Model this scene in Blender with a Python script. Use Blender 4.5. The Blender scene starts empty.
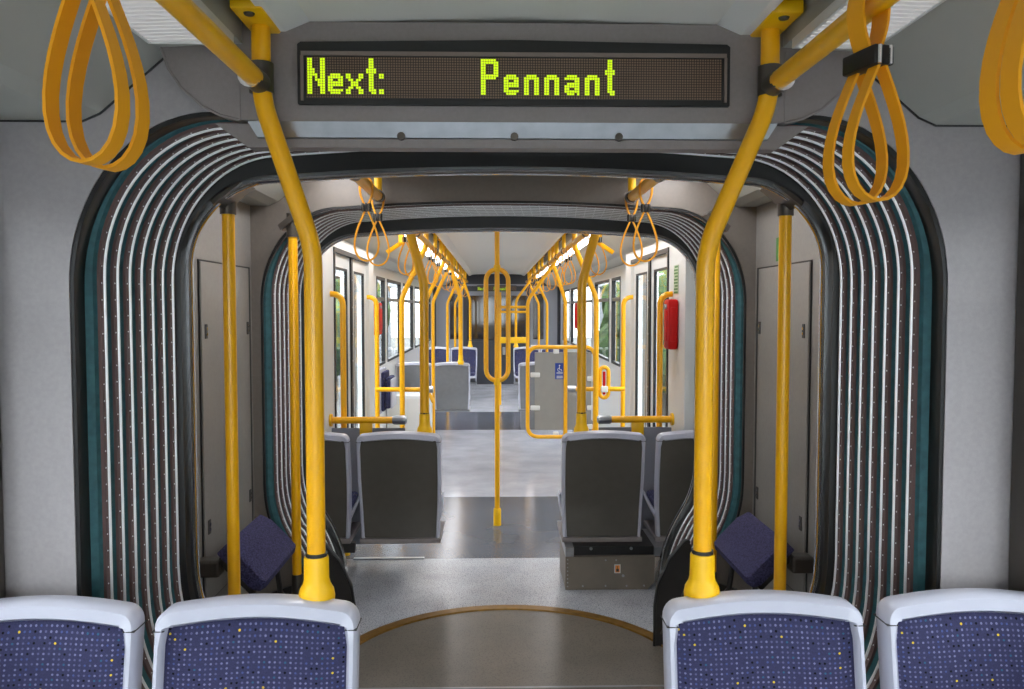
import bpy, bmesh, math, random
from mathutils import Vector, Matrix
random.seed(4)
S = bpy.context.scene
COL = S.collection
R = math.radians

# ---------------------------------------------------------------- camera, world, exposure
cam_d = bpy.data.cameras.new('camera'); cam = bpy.data.objects.new('camera', cam_d); COL.objects.link(cam)
cam_d.sensor_width = 36; cam_d.lens = 800 / 1024 * 36
cam_d.clip_start = .05; cam_d.clip_end = 200
cam.location = (-.050, 0, 1.6)
cam.rotation_euler = (R(90 - 2.61), 0, R(-1.26))
S.camera = cam
w = bpy.data.worlds.new('world'); S.world = w; w.use_nodes = True
bg = w.node_tree.nodes['Background']; bg.inputs[0].default_value = (.97, .975, 1, 1); bg.inputs[1].default_value = 3.2
S.view_settings.view_transform = 'Standard'; S.view_settings.look = 'None'
S.view_settings.exposure = 1.45; S.view_settings.gamma = 1; S.view_settings.use_curve_mapping = False
LAMP_FAR, LAMP_MID, LAMP_NEAR = 2.4, 3.8, .06

# ---------------------------------------------------------------- materials
def srgb(c):
    return tuple(((v / 255 + .055) / 1.055) ** 2.4 if v > 10 else v / 255 / 12.92 for v in c) + (1,)
def mat(name, c, rough=.5, metal=0, noise=0, nscale=60, bump=0, bscale=200, emit=None, estr=0, coat=0, spec=.5):
    m = bpy.data.materials.new(name); m.use_nodes = True
    nt = m.node_tree; b = nt.nodes['Principled BSDF']; N = nt.nodes; L = nt.links
    b.inputs['Base Color'].default_value = srgb(c); b.inputs['Roughness'].default_value = rough
    b.inputs['Metallic'].default_value = metal; b.inputs['Coat Weight'].default_value = coat
    b.inputs['Specular IOR Level'].default_value = spec
    if emit: b.inputs['Emission Color'].default_value = srgb(emit); b.inputs['Emission Strength'].default_value = estr
    tc = N.new('ShaderNodeTexCoord')
    if noise:
        n = N.new('ShaderNodeTexNoise'); n.inputs['Scale'].default_value = nscale; n.inputs['Detail'].default_value = 4
        L.new(tc.outputs['Object'], n.inputs['Vector'])
        mx = N.new('ShaderNodeMix'); mx.data_type = 'RGBA'; mx.blend_type = 'MULTIPLY'; mx.inputs[0].default_value = 1
        mx.inputs[6].default_value = srgb(c)
        r = N.new('ShaderNodeMapRange'); r.inputs[1].default_value = .3; r.inputs[2].default_value = .7
        r.inputs[3].default_value = 1 - noise; r.inputs[4].default_value = 1 + noise
        L.new(n.outputs[0], r.inputs[0]); L.new(r.outputs[0], mx.inputs[7]); L.new(mx.outputs[2], b.inputs['Base Color'])
    if bump:
        n2 = N.new('ShaderNodeTexNoise'); n2.inputs['Scale'].default_value = bscale
        L.new(tc.outputs['Object'], n2.inputs['Vector'])
        bp = N.new('ShaderNodeBump'); bp.inputs['Strength'].default_value = bump; bp.inputs['Distance'].default_value = .002
        L.new(n2.outputs[0], bp.inputs['Height']); L.new(bp.outputs[0], b.inputs['Normal'])
    return m
def math_node(nt, op, a, b=None, v=None):
    n = nt.nodes.new('ShaderNodeMath'); n.operation = op
    for i, s in enumerate((a, b)):
        if s is None: continue
        if isinstance(s, (int, float)): n.inputs[i].default_value = s
        else: nt.links.new(s, n.inputs[i])
    return n.outputs[0]
def fabric_mat():
    m = mat('dotted_fabric', (54, 54, 84), .9, noise=.18, nscale=300, spec=.2)
    nt = m.node_tree; N = nt.nodes; L = nt.links; b = N['Principled BSDF']
    tc = N.new('ShaderNodeTexCoord'); sp = N.new('ShaderNodeSeparateXYZ'); L.new(tc.outputs['Object'], sp.inputs[0])
    yz = math_node(nt, 'MULTIPLY', math_node(nt, 'SUBTRACT', sp.outputs[2], sp.outputs[1]), 1.42)      # runs down the back and on over the seat pad
    P = .0125
    u = math_node(nt, 'DIVIDE', sp.outputs[0], P); v = math_node(nt, 'DIVIDE', yz, P)
    du = math_node(nt, 'SUBTRACT', math_node(nt, 'FRACT', u), .5); dv = math_node(nt, 'SUBTRACT', math_node(nt, 'FRACT', v), .5)
    d2 = math_node(nt, 'ADD', math_node(nt, 'MULTIPLY', du, du), math_node(nt, 'MULTIPLY', dv, dv))
    dot = math_node(nt, 'LESS_THAN', d2, .052)
    cb = N.new('ShaderNodeCombineXYZ'); L.new(math_node(nt, 'FLOOR', u), cb.inputs[0]); L.new(math_node(nt, 'FLOOR', v), cb.inputs[1])
    wn = N.new('ShaderNodeTexWhiteNoise'); wn.noise_dimensions = '2D'; L.new(cb.outputs[0], wn.inputs['Vector'])
    cr = N.new('ShaderNodeValToRGB'); cr.color_ramp.interpolation = 'CONSTANT'
    els = [(0, (112, 112, 146)), (.35, (88, 88, 122)), (.62, (70, 80, 128)), (.76, (12, 10, 22)), (.88, (48, 88, 116)), (.92, (54, 54, 84)), (.965, (215, 180, 50))]
    cr.color_ramp.elements[0].color = srgb(els[0][1]); cr.color_ramp.elements[1].position = els[1][0]; cr.color_ramp.elements[1].color = srgb(els[1][1])
    for p, c in els[2:]:
        e = cr.color_ramp.elements.new(p); e.color = srgb(c)
    L.new(wn.outputs['Value'], cr.inputs[0])
    mx = N.new('ShaderNodeMix'); mx.data_type = 'RGBA'
    L.new(dot, mx.inputs[0]); L.new(b.inputs['Base Color'].links[0].from_socket, mx.inputs[6]); L.new(cr.outputs[0], mx.inputs[7])
    L.new(mx.outputs[2], b.inputs['Base Color'])
    return m
def led_mat():
    m = mat('led_panel', (60, 48, 40), .35)
    nt = m.node_tree; N = nt.nodes; L = nt.links; b = N['Principled BSDF']
    tc = N.new('ShaderNodeTexCoord'); sp = N.new('ShaderNodeSeparateXYZ'); L.new(tc.outputs['Object'], sp.inputs[0])
    P = .00621
    def g(s):
        f = math_node(nt, 'SUBTRACT', math_node(nt, 'FRACT', math_node(nt, 'DIVIDE', s, P)), .5)
        return math_node(nt, 'LESS_THAN', math_node(nt, 'ABSOLUTE', f), .33)
    k = math_node(nt, 'MULTIPLY', g(sp.outputs[0]), g(sp.outputs[2]))
    mx = N.new('ShaderNodeMix'); mx.data_type = 'RGBA'; mx.inputs[6].default_value = srgb((44, 30, 24)); mx.inputs[7].default_value = srgb((128, 104, 84))
    L.new(k, mx.inputs[0]); L.new(mx.outputs[2], b.inputs['Base Color'])
    return m
def glass_mat():
    m = bpy.data.materials.new('window_glass'); m.use_nodes = True; nt = m.node_tree; nt.nodes.clear()
    o = nt.nodes.new('ShaderNodeOutputMaterial'); t = nt.nodes.new('ShaderNodeBsdfTransparent'); g = nt.nodes.new('ShaderNodeBsdfGlossy')
    t.inputs[0].default_value = (.9, .94, .95, 1); g.inputs['Roughness'].default_value = .03
    fr = nt.nodes.new('ShaderNodeFresnel'); fr.inputs[0].default_value = 1.35
    ge = nt.nodes.new('ShaderNodeNewGeometry'); fk = math_node(nt, 'MULTIPLY', fr.outputs[0], math_node(nt, 'SUBTRACT', 1.0, ge.outputs['Backfacing']))
    x = nt.nodes.new('ShaderNodeMixShader'); nt.links.new(fk, x.inputs[0]); nt.links.new(t.outputs[0], x.inputs[1]); nt.links.new(g.outputs[0], x.inputs[2])
    nt.links.new(x.outputs[0], o.inputs[0]); return m
def floor_mat(name, c, rough, speck=.5):
    m = mat(name, c, rough, noise=.16, nscale=3)
    nt = m.node_tree; N = nt.nodes; L = nt.links; b = N['Principled BSDF']
    tc = N.new('ShaderNodeTexCoord'); n = N.new('ShaderNodeTexNoise'); n.inputs['Scale'].default_value = 160; n.inputs['Detail'].default_value = 2
    L.new(tc.outputs['Object'], n.inputs['Vector'])
    r = N.new('ShaderNodeMapRange'); r.inputs[1].default_value = .36; r.inputs[2].default_value = .46; r.inputs[3].default_value = 1 - speck; r.inputs[4].default_value = 1
    L.new(n.outputs[0], r.inputs[0])
    mx = N.new('ShaderNodeMix'); mx.data_type = 'RGBA'; mx.blend_type = 'MULTIPLY'; mx.inputs[0].default_value = 1
    L.new(b.inputs['Base Color'].links[0].from_socket, mx.inputs[6]); L.new(r.outputs[0], mx.inputs[7]); L.new(mx.outputs[2], b.inputs['Base Color'])
    return m
M = dict(
    yellow=mat('yellow_paint', (255, 184, 0), .3, coat=.15),
    strap=mat('strap_rubber', (248, 168, 8), .5),
    socket=mat('yellow_plastic', (255, 196, 0), .42),
    dark=mat('dark_plastic', (46, 43, 42), .45),
    clamp=mat('clamp_metal', (88, 82, 76), .35, .6),
    black=mat('black_rubber', (22, 21, 21), .45),
    frame=mat('black_frame', (40, 34, 31), .3, .3),
    chrome=mat('chrome', (215, 215, 215), .15, 1),
    steel=mat('brushed_steel', (170, 172, 176), .3, .9, noise=.1, nscale=20),
    polished=mat('polished_steel', (190, 190, 192), .1, 1),
    rib=mat('aluminium_rib', (250, 250, 250), .3, .2),
    ribdark=mat('brown_rib_strip', (112, 88, 86), .4, .2),
    teal=mat('teal_fabric', (52, 100, 106), .6, noise=.2, nscale=40),
    portal=mat('grey_portal_panel', (166, 160, 161), .42, noise=.05, nscale=90, bump=.25, bscale=400),
    header=mat('grey_header_panel', (140, 131, 129), .5, noise=.05, nscale=90, bump=.25, bscale=400),
    module_end=mat('brown_grey_panel', (116, 108, 100), .4, noise=.05, nscale=60, bump=.2, bscale=400),
    module=mat('warm_grey_panel', (146, 142, 136), .38, noise=.05, nscale=60, bump=.2, bscale=400),
    ceil=mat('ceiling_panel', (232, 230, 222), .45),
    cove=mat('cove_panel', (176, 176, 168), .4, noise=.04, nscale=3),
    louvre=mat('louvre_diffuser', (225, 215, 208), .5),
    wall=mat('white_wall_panel', (236, 238, 236), .3),
    seat=mat('grey_seat_frame', (194, 194, 208), .33, coat=.2),
    shell=mat('dark_seat_shell', (84, 79, 72), .4, noise=.06, nscale=20),
    shell2=mat('grey_seat_shell', (122, 123, 126), .4, noise=.05, nscale=20),
    fabric=fabric_mat(),
    box=mat('brown_metal_box', (126, 116, 104), .45, .35, noise=.15, nscale=6),
    red=mat('red_plastic', (200, 10, 6), .5, spec=.3),
    green=mat('green_sign', (70, 130, 50), .5),
    greenpale=mat('pale_sign', (190, 205, 170), .5),
    blue=mat('blue_sticker', (20, 60, 150), .4),
    white=mat('white_plastic', (232, 232, 228), .4),
    screenpanel=mat('grey_screen_panel', (150, 148, 142), .4, noise=.04, nscale=10),
    bulk=mat('dark_bulkhead', (48, 50, 58), .35),
    bulkgrey=mat('grey_bulkhead', (140, 142, 150), .4),
    led=led_mat(), glass=glass_mat(),
    darkglass=mat('dark_glass', (40, 32, 30), .06, spec=.8),
    lit=mat('lit_led', (180, 220, 0), .5, emit=(196, 232, 0), estr=.37),
    floor_light=floor_mat('light_floor', (178, 179, 188), .2, .4),
    floor_dark=floor_mat('dark_floor', (82, 86, 96), .2, .3),
    floor_ring=floor_mat('turntable_floor', (112, 104, 94), .33, .4),
    floor_near=floor_mat('gangway_floor', (182, 184, 190), .27, .6),
    brass=mat('ring_brass', (134, 98, 36), .4, .5, noise=.2, nscale=30),
    padfabric=mat('pad_fabric', (66, 64, 96), .9, noise=.6, nscale=160, spec=.2),
    rim=mat('display_rim', (128, 114, 106), .4, .3),
    ground=mat('outside_ground', (110, 110, 106), .9, noise=.2, nscale=1),
    facade=mat('facade', (118, 122, 126), .8, noise=.1, nscale=.6),
    facadedark=mat('facade_dark', (60, 66, 74), .4),
    leaf=mat('foliage', (70, 92, 52), .9, noise=.5, nscale=4),
    orange=mat('orange_sign', (240, 150, 60), .5),
)
def lamp_mat(name, s):
    return mat(name, (235, 228, 222), .5, emit=(246, 249, 255), estr=s)

# ---------------------------------------------------------------- mesh builder
class MB:
    def __init__(s): s.v = []; s.f = []; s.mi = []; s.m = 0
    def add(s, vs, fs):
        o = len(s.v); s.v += [tuple(p) for p in vs]
        for f in fs: s.f.append(tuple(i + o for i in f)); s.mi.append(s.m)
        return s
    def box(s, x0, x1, y0, y1, z0, z1):
        return s.add([(x0,y0,z0),(x1,y0,z0),(x1,y1,z0),(x0,y1,z0),(x0,y0,z1),(x1,y0,z1),(x1,y1,z1),(x0,y1,z1)],
                     [(0,3,2,1),(4,5,6,7),(0,1,5,4),(1,2,6,5),(2,3,7,6),(3,0,4,7)])
    def rbox(s, x0, x1, y0, y1, z0, z1, r=.005):          # box with its edges rounded off
        bm = bmesh.new(); bmesh.ops.create_cube(bm, size=1)
        for v in bm.verts: v.co = ((x0+x1)/2 + v.co.x*(x1-x0), (y0+y1)/2 + v.co.y*(y1-y0), (z0+z1)/2 + v.co.z*(z1-z0))
        bmesh.ops.bevel(bm, geom=bm.edges[:], offset=r, segments=2, affect='EDGES', profile=.5)
        bm.verts.index_update()
        s.add([v.co[:] for v in bm.verts], [[v.index for v in f.verts] for f in bm.faces]); bm.free(); return s
    def grid(s, rows, close_u=False, close_v=False):      # rows of points
        n, k = len(rows), len(rows[0]); vs = [p for r in rows for p in r]; fs = []
        for i in range(n if close_v else n-1):
            for j in range(k if close_u else k-1):
                a, b = i*k+j, i*k+(j+1) % k; c, d = ((i+1) % n)*k+(j+1) % k, ((i+1) % n)*k+j
                fs.append((a, b, c, d))
        return s.add(vs, fs)
    def prism(s, poly, y0, y1):                            # polygon in XZ pushed along Y
        n = len(poly); vs = [(x,y0,z) for x,z in poly] + [(x,y1,z) for x,z in poly]
        fs = [tuple(range(n)), tuple(range(2*n-1, n-1, -1))] + [(i, i+n, (i+1) % n+n, (i+1) % n) for i in range(n)]
        return s.add(vs, fs)
    def tube(s, pts, r, n=14, closed=False, cap=True, flat=None):
        P = [Vector(p) for p in pts]; m = len(P); T = []
        for i in range(m):
            a = P[(i-1) % m] if closed or i else P[0]; b = P[(i+1) % m] if closed or i < m-1 else P[-1]
            T.append((b-a).normalized())
        up = Vector((0,1,0)) if abs(T[0].y) < .9 else Vector((0,0,1))
        rows = []
        for i in range(m):
            u = (up - T[i]*up.dot(T[i])).normalized(); v = T[i].cross(u); up = u
            rr = r[i] if isinstance(r, (list, tuple)) else r
            if flat: rows.append([P[i] + u*a + v*b for a, b in flat])
            else: rows.append([P[i] + (u*math.cos(2*math.pi*k/n) + v*math.sin(2*math.pi*k/n))*rr for k in range(n)])
        s.grid(rows, close_u=True, close_v=closed)
        if cap and not closed:
            k = len(rows[0]); o = len(s.v) - m*k
            s.f.append(tuple(o+i for i in range(k))[::-1]); s.mi.append(s.m); s.f.append(tuple(o+(m-1)*k+i for i in range(k))); s.mi.append(s.m)
        return s
    def lathe(s, c, prof, axis='z', n=20):                 # prof: (radius, height) along the axis
        rows = []
        for r, h in prof:
            ring = []
            for k in range(n):
                a = 2*math.pi*k/n; x, y = r*math.cos(a), r*math.sin(a)
                ring.append({'z': (c[0]+x, c[1]+y, c[2]+h), 'y': (c[0]+x, c[1]+h, c[2]+y), 'x': (c[0]+h, c[1]+x, c[2]+y)}[axis])
            rows.append(ring)
        o = len(s.v); s.grid(rows, close_u=True)
        s.f.append(tuple(o+i for i in range(n))[::-1]); s.mi.append(s.m); e = o+(len(rows)-1)*n
        s.f.append(tuple(e+i for i in range(n))); s.mi.append(s.m); return s
    def build(s, name, m, parent=None, smooth=False, label=None):
        me = bpy.data.meshes.new(name); me.from_pydata(s.v, [], s.f)
        ms = m if isinstance(m, (list, tuple)) else [m]
        for q in ms: me.materials.append(M[q] if isinstance(q, str) else q)
        for p, i in zip(me.polygons, s.mi): p.material_index = min(i, len(ms)-1)
        bm = bmesh.new(); bm.from_mesh(me); bmesh.ops.recalc_face_normals(bm, faces=bm.faces[:]); bm.to_mesh(me); bm.free()
        if smooth:
            for p in me.polygons: p.use_smooth = True
            me.set_sharp_from_angle(angle=R(40))
        o = bpy.data.objects.new(name, me); COL.objects.link(o); o.parent = parent
        if label: o['label'] = label
        return o
def thing(name, label, cat, loc=(0,0,0), rz=0, group=None):
    o = bpy.data.objects.new(name, None); COL.objects.link(o); o.location = loc; o.rotation_euler = (0,0,rz)
    o.empty_display_size = .05; o['label'] = label; o['category'] = cat
    if group: o['group'] = group
    return o
def tag(o, label, cat, group=None):
    o['label'] = label; o['category'] = cat
    if group: o['group'] = group
    return o
def struct(o, label=None):
    o['kind'] = 'structure'
    if label: o['label'] = label
    return o
def kids(o): return [c for c in bpy.data.objects if c.parent == o]
def dup(root, loc, rz=0, label=None, group=None, name=None):
    r = root.copy(); COL.objects.link(r); r.location = loc; r.rotation_euler = (0,0,rz)
    if label: r['label'] = label
    if group: r['group'] = group
    for ch in kids(root):
        c = ch.copy(); COL.objects.link(c); c.parent = r
        for g in kids(ch):
            d = g.copy(); COL.objects.link(d); d.parent = c
    return r
def fillet(pts, r, n=7):                                   # round the corners of a polyline
    P = [Vector(p) for p in pts]; out = [P[0]]
    for i in range(1, len(P)-1):
        a, b, c = P[i-1], P[i], P[i+1]; d1 = (a-b); d2 = (c-b)
        ang = d1.angle(d2)
        if ang > 3.1: out.append(b); continue
        t = min(r/math.tan(ang/2), d1.length*(.95 if i == 1 else .48), d2.length*(.95 if i == len(P)-2 else .48)); p, q = b+d1.normalized()*t, b+d2.normalized()*t
        for k in range(n+1):
            u = k/n; out.append(p*(1-u)**2 + b*2*u*(1-u) + q*u*u)
    out.append(P[-1]); return out
def mirx(pts, s): return [(p[0]*s,) + tuple(p[1:]) for p in pts]

# ---------------------------------------------------------------- gangway outline (half profile, floor to crown)
def outline(hw, zt, flare=True, n=20, rx=.36, rz=.42, floor=0.0):
    dz = zt - 2.05
    if flare: lo = [(.86, floor), (.86, .14), (.87, .24), (.90, .34), (.94, .43), (.98, .50), (1.02, .58), (1.045, .68), (1.05, .78)]
    else: lo = [(1.05, floor), (1.05, .78)]
    if flare:                                              # smooth the sweep
        for _ in range(2):
            q = [lo[0]]
            for a, b in zip(lo, lo[1:]): q += [(a[0]*.75+b[0]*.25, a[1]*.75+b[1]*.25), (a[0]*.25+b[0]*.75, a[1]*.25+b[1]*.75)]
            lo = q + [lo[-1]]
    h = [(x + (hw-1.05)*(1 if z > .5 or not flare else .7), z) for x, z in lo]
    for k in range(n+1):
        a = math.pi/2*k/n; h.append((hw - rx + rx*math.cos(a) if k < n else hw-rx, zt - .03 - rz + rz*math.sin(a)))
    for x in (.5, .33, .16, 0): h.append((x, zt - .03*(x/(hw-rx))**2))
    L = [(-x, z) for x, z in h]; return L + [(x, z) for x, z in h[-2::-1]]
def inset(prof, d):                                        # offset a profile outwards by d
    out = []; n = len(prof)
    for i in range(n):
        a, b = prof[max(i-1,0)], prof[min(i+1,n-1)]; tx, tz = b[0]-a[0], b[1]-a[1]; l = math.hypot(tx, tz)
        out.append((prof[i][0] - tz/l*d, prof[i][1] + tx/l*d))
    return out
def sweep_section(mb, prof, sec, skip=0):                  # sec: (outward offset, y) pairs, closed section
    rows = []
    for off, y in sec: rows.append([(x, y, z) for x, z in inset(prof, off)])
    mb.grid(rows, close_v=True); return mb

def bellows(y0, y1, label, zf, zp, zr, nrib=7, fm='frame'):
    root = thing('gangway_bellows', label, 'bellows', (0, 0, 0))
    fo = outline(1.124, zf, rx=.37, rz=.44)
    PP = [outline(1.092 - .030*i/nrib, zp, rx=.35, rz=.40) for i in range(nrib+1)]
    mb = MB(); sweep_section(mb, fo, [(-.004,y0-.016),(.03,y0-.016),(.03,y0-.004),(-.004,y0-.004)]); mb.build('portal_seal', 'black', root, True)
    mb = MB(); sweep_section(mb, fo, [(0,y0-.004),(.02,y0-.004),(.02,y0+.047),(0,y0+.047)]); mb.build('portal_frame', fm, root, True)
    a, b = y0+.052, y1-.075; pitch = (b-a)/nrib
    fab = MB(); rows = [[(x, y0+.044, z) for x, z in inset(fo, .006)], [(x, a-.004, z) for x, z in inset(PP[0], .012)]]
    for i in range(nrib+1):
        yc = a + pitch*i
        for off, dy in ((.018,.0),(.010,pitch*.20),(.010,pitch*.64),(.018,pitch*.78)):
            if i == nrib and dy > 0: break
            rows.append([(x, yc+dy, z) for x, z in inset(PP[i], off)])
    fab.grid(rows); fab.build('fabric', 'teal', root, True)
    for i in range(nrib):
        y = a + pitch*(i+.50); P = PP[i]
        mb = MB(); sweep_section(mb, P, [(.016,y-.018),(.002,y-.018),(.001,y+.001),(.016,y+.001)])
        mb.m = 1; sweep_section(mb, P, [(.014,y-.001),(-.001,y-.001),(-.004,y+.001),(-.004,y+.005),(-.001,y+.007),(.014,y+.008)])
        Q = inset(P, .0015); acc = 0                         # a line of rivets along the strip
        for k in range(len(Q)-1):
            ax, az = Q[k]; bx, bz = Q[k+1]; l = math.hypot(bx-ax, bz-az)
            while acc < l:
                t = acc/l; x, z = ax+(bx-ax)*t, az+(bz-az)*t; acc += .045; q = .0028
                nx, nz = -(az-bz)/l, -(bx-ax)/l
                c = Vector((x, y-.010, z)); nn = Vector((nx, 0, nz)); tt = Vector(((bx-ax)/l, 0, (bz-az)/l)); yv = Vector((0,1,0)); mb.m = 1
                mb.add([c+tt*q, c+yv*q, c-tt*q, c-yv*q, c+nn*q], [(0,1,4),(1,2,4),(2,3,4),(3,0,4)])
            acc -= l
        mb.build('rib', ['ribdark', 'rib'], root, True)
    ie = outline(1.052, zr, rx=.29, rz=.29)
    mb = MB()                                               # black end plate from the last rib in to the rear frame
    L = PP[-1]; mb.grid([[(x, b+.0, z) for x, z in inset(L, .016)], [(x, b+.004, z) for x, z in inset(L, .002)], [(x, b+.006, z) for x, z in inset(ie, .002)], [(x, y1-.033, z) for x, z in ie], [(x, y1-.033, z) for x, z in inset(ie, .03)]])
    mb.build('rear_seal', 'black', root, True)
    mb = MB(); sweep_section(mb, ie, [(.02,y1-.033),(-.010,y1-.033),(-.014,y1-.028),(-.014,y1),(.02,y1)]); mb.build('rear_frame', 'polished', root, True)
    return root

# ---------------------------------------------------------------- the shell of the tram
HW = 1.39
def ceiling_profile(hw):                                    # right half, centre outwards
    return [(0,2.315),(.50,2.30),(.56,2.275),(.585,2.275),(.585,2.32),(.665,2.32),(.665,2.245),(.87,2.235),(1.04,2.09),(1.085,2.07),(hw,2.07)]
def ceiling(name, y0, y1, hw, holes=None):
    mb = MB(); H = ceiling_profile(hw)
    parts = [('ceil', 0, 2), ('white', 1, 3), ('dark', 3, 5), ('cove', 5, 99)]
    mats = ['ceil', 'white', 'black', 'cove']
    for s in (-1, 1):
        for i in range(len(H)-1):
            mb.m = 0 if i < 1 else 1 if i < 3 else 2 if i < 5 else 3
            (xa, za), (xb, zb) = H[i], H[i+1]
            mb.add([(xa*s,y0,za),(xb*s,y0,zb),(xb*s,y1,zb),(xa*s,y1,za)], [(0,1,2,3)])
    mb.m = 3
    mb.box(-hw-.05, hw+.05, y0, y1, 2.36, 2.40)
    return struct(mb.build(name, mats))
def luminaire(y0, y1, s, strength, label, group):
    root = thing('ceiling_light', label, 'light', (s*.765, (y0+y1)/2, 2.2), 0, group)
    l = (y1-y0)/2
    mb = MB()                                               # ribbed translucent cover: a saw-tooth strip
    n = max(6, int((y1-y0)/.022)); rows = []
    for k in range(n):
        ya = -l + 2*l*k/n; yb = ya + 2*l/n*.8
        for y, z in ((ya, .034), (ya+.003, .026), (yb, .026), (yb+.003, .034)):
            rows.append([(-.092, y, z+.003), (.0, y, z), (.092, y, z-.003)] if s > 0 else [(-.092, y, z-.003), (0, y, z), (.092, y, z+.003)])
    mb.grid(rows); mb.build('diffuser', lamp_mat('lamp_diffuser_%g' % strength, strength), root)
    fm = MB(); fm.box(-.1, -.092, -l, l, .022, .045).box(.092, .1, -l, l, .022, .045).box(-.1,.1,-l-.006,-l,.022,.045).box(-.1,.1,l,l+.006,.022,.045)
    fm.build('rim', 'white', root)
    return root

# near car (the camera stands in it)
ceiling('ceiling_near', -2.5, 2.06, HW)
struct(MB().box(-HW-.05, HW+.05, -2.5, 2.6, -.06, -.001).build('floor_near', 'floor_near'))
def wall_side(name, s, x, segs, y0, y1, zt=2.12, material='wall', thick=.05):
    """segs: openings (ya, yb, za, zb)"""
    mb = MB(); xa, xb = (x, x+thick) if s > 0 else (-x-thick, -x)
    y = y0
    for ya, yb, za, zb in sorted(segs):
        mb.box(xa, xb, y, ya, 0, zt)
        if za > 0: mb.box(xa, xb, ya, yb, 0, za)
        mb.box(xa, xb, ya, yb, zb, zt); y = yb
    mb.box(xa, xb, y, y1, 0, zt)
    return struct(mb.build(name, material))
def window(name, s, x, ya, yb, za, zb, transom=None, frame='black', th=.05):
    root = bpy.data.objects.new(name, None); COL.objects.link(root); root['kind'] = 'structure'
    xi = x-.006; g = .03
    def bx(m, y0, y1, z0, z1, d0=xi, d1=x+th*.8):
        a, b = (d0, d1) if s > 0 else (-d1, -d0); m.box(a, b, y0, y1, z0, z1)
    fm = MB(); bx(fm, ya, ya+g, za, zb); bx(fm, yb-g, yb, za, zb); bx(fm, ya+g, yb-g, za, za+g); bx(fm, ya+g, yb-g, zb-g, zb)
    fm.build('window_frame', frame, root)
    if transom:
        t = MB(); bx(t, ya+g, yb-g, transom-.02, transom+.02, xi+.004); t.build('transom', 'steel', root)
    gm = MB(); bx(gm, ya+g, yb-g, za+g, zb-g, x+.018, x+.024); gm.build('glass', 'glass', root)
    return root
NW = [(-2.1, -.9, .95, 1.95), (-.7, .6, .95, 1.95), (.8, 1.85, .95, 1.95)]
for s, nm in ((-1, 'left'), (1, 'right')):
    wall_side('wall_near_' + nm, s, HW, NW, -2.5, 2.06)
wi = 1
for s in (-1, 1):
    for q in NW: window('window_%d' % wi, s, HW, *q, transom=1.68); wi += 1
m = MB().box(-HW-.05, HW+.05, -2.55, -2.5, -.05, .9).box(-HW-.05, HW+.05, -2.55, -2.5, 2.05, 2.4).box(-HW-.05, -1.2, -2.55, -2.5, .9, 2.05).box(1.2, HW+.05, -2.55, -2.5, .9, 2.05)
struct(m.build('wall_rear', 'wall'))
m = MB().box(-1.2, 1.2, -2.53, -2.52, .9, 2.05); struct(m.build('window_rear_added', 'glass'))  # unseen glazing, added to let daylight forward onto poles, seats and portal
for s, nm in ((-1, 'left'), (1, 'right')):
    m = MB(); a, b = sorted((s*1.305, s*HW)); m.rbox(a, b, 1.97, 2.055, 0, 2.07, .006); struct(m.build('trim_pillar_' + nm, 'clamp', smooth=True))

for s, nm in ((-1, 'left'), (1, 'right')):                 # black seam where the cove meets the portal wall
    m = MB(); m.tube([(s*x, 2.056, z-.001) for x, z in ceiling_profile(HW)[6:]], .0035, 6); struct(m.build('trim_seam_' + nm, 'black', smooth=True))

# portal wall: a plate with the gangway opening cut out
def portal_wall(name, y, th, prof, hw, top, material):
    """plate |x|<hw, 0<z<top with the opening `prof` left free"""
    mb = MB(); outer = []
    for x, z in prof:
        if z < 1.6: outer.append((math.copysign(hw, x), z))
        else:
            a = math.atan2(z-1.6, abs(x)+1e-9); t = min(hw/max(math.cos(a),1e-6), (top-1.6)/max(math.sin(a),1e-6))
            outer.append((math.copysign(t*math.cos(a), x) if x else 0, 1.6+t*math.sin(a)))
    # keep the corners square
    for i in range(1, len(outer)):
        (xa, za), (xb, zb) = outer[i-1], outer[i]
        if abs(abs(xa)-hw) < 1e-6 and za < top-1e-6 and abs(zb-top) < 1e-6: outer[i] = (xa, top)
    for i in range(len(outer)-2, -1, -1):
        (xa, za), (xb, zb) = outer[i+1], outer[i]
        if abs(abs(xa)-hw) < 1e-6 and za < top-1e-6 and abs(zb-top) < 1e-6: outer[i] = (xa, top)
    rows = [[(x, y, z) for x, z in prof], [(x, y, z) for x, z in outer], [(x, y+th, z) for x, z in outer], [(x, y+th, z) for x, z in prof]]
    mb.grid(rows, close_v=True); return struct(mb.build(name, material))
portal_wall('wall_portal_near', 2.06, .02, outline(1.130, 2.126, rx=.37, rz=.44), HW+.02, 2.40, 'portal')
b1 = bellows(2.08, 2.66, 'large concertina gangway bellows nearest, framing the whole view', 2.12, 2.11, 2.052)
# short centre module
MH = 1.17
ceiling('ceiling_module', 2.66, 3.74, MH+.02)
for s, nm in ((-1, 'left'), (1, 'right')): wall_side('wall_module_' + nm, s, MH, [], 2.60, 3.76, 2.12, 'module', .04)
portal_wall('wall_module_front', 2.63, .03, outline(1.066, 2.066, rx=.29, rz=.29), MH+.04, 2.40, 'module')
portal_wall('wall_module_end', 3.72, .02, outline(1.130, 2.096, rx=.37, rz=.44), MH+.04, 2.40, 'module_end')
b2 = bellows(3.74, 4.32, 'smaller concertina gangway bellows further away, beyond the grey hatch panels', 2.09, 2.085, 2.022, fm='polished')
portal_wall('wall_portal_far', 4.30, .03, outline(1.066, 2.036, rx=.29, rz=.29), HW+.02, 2.40, 'wall')
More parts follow.
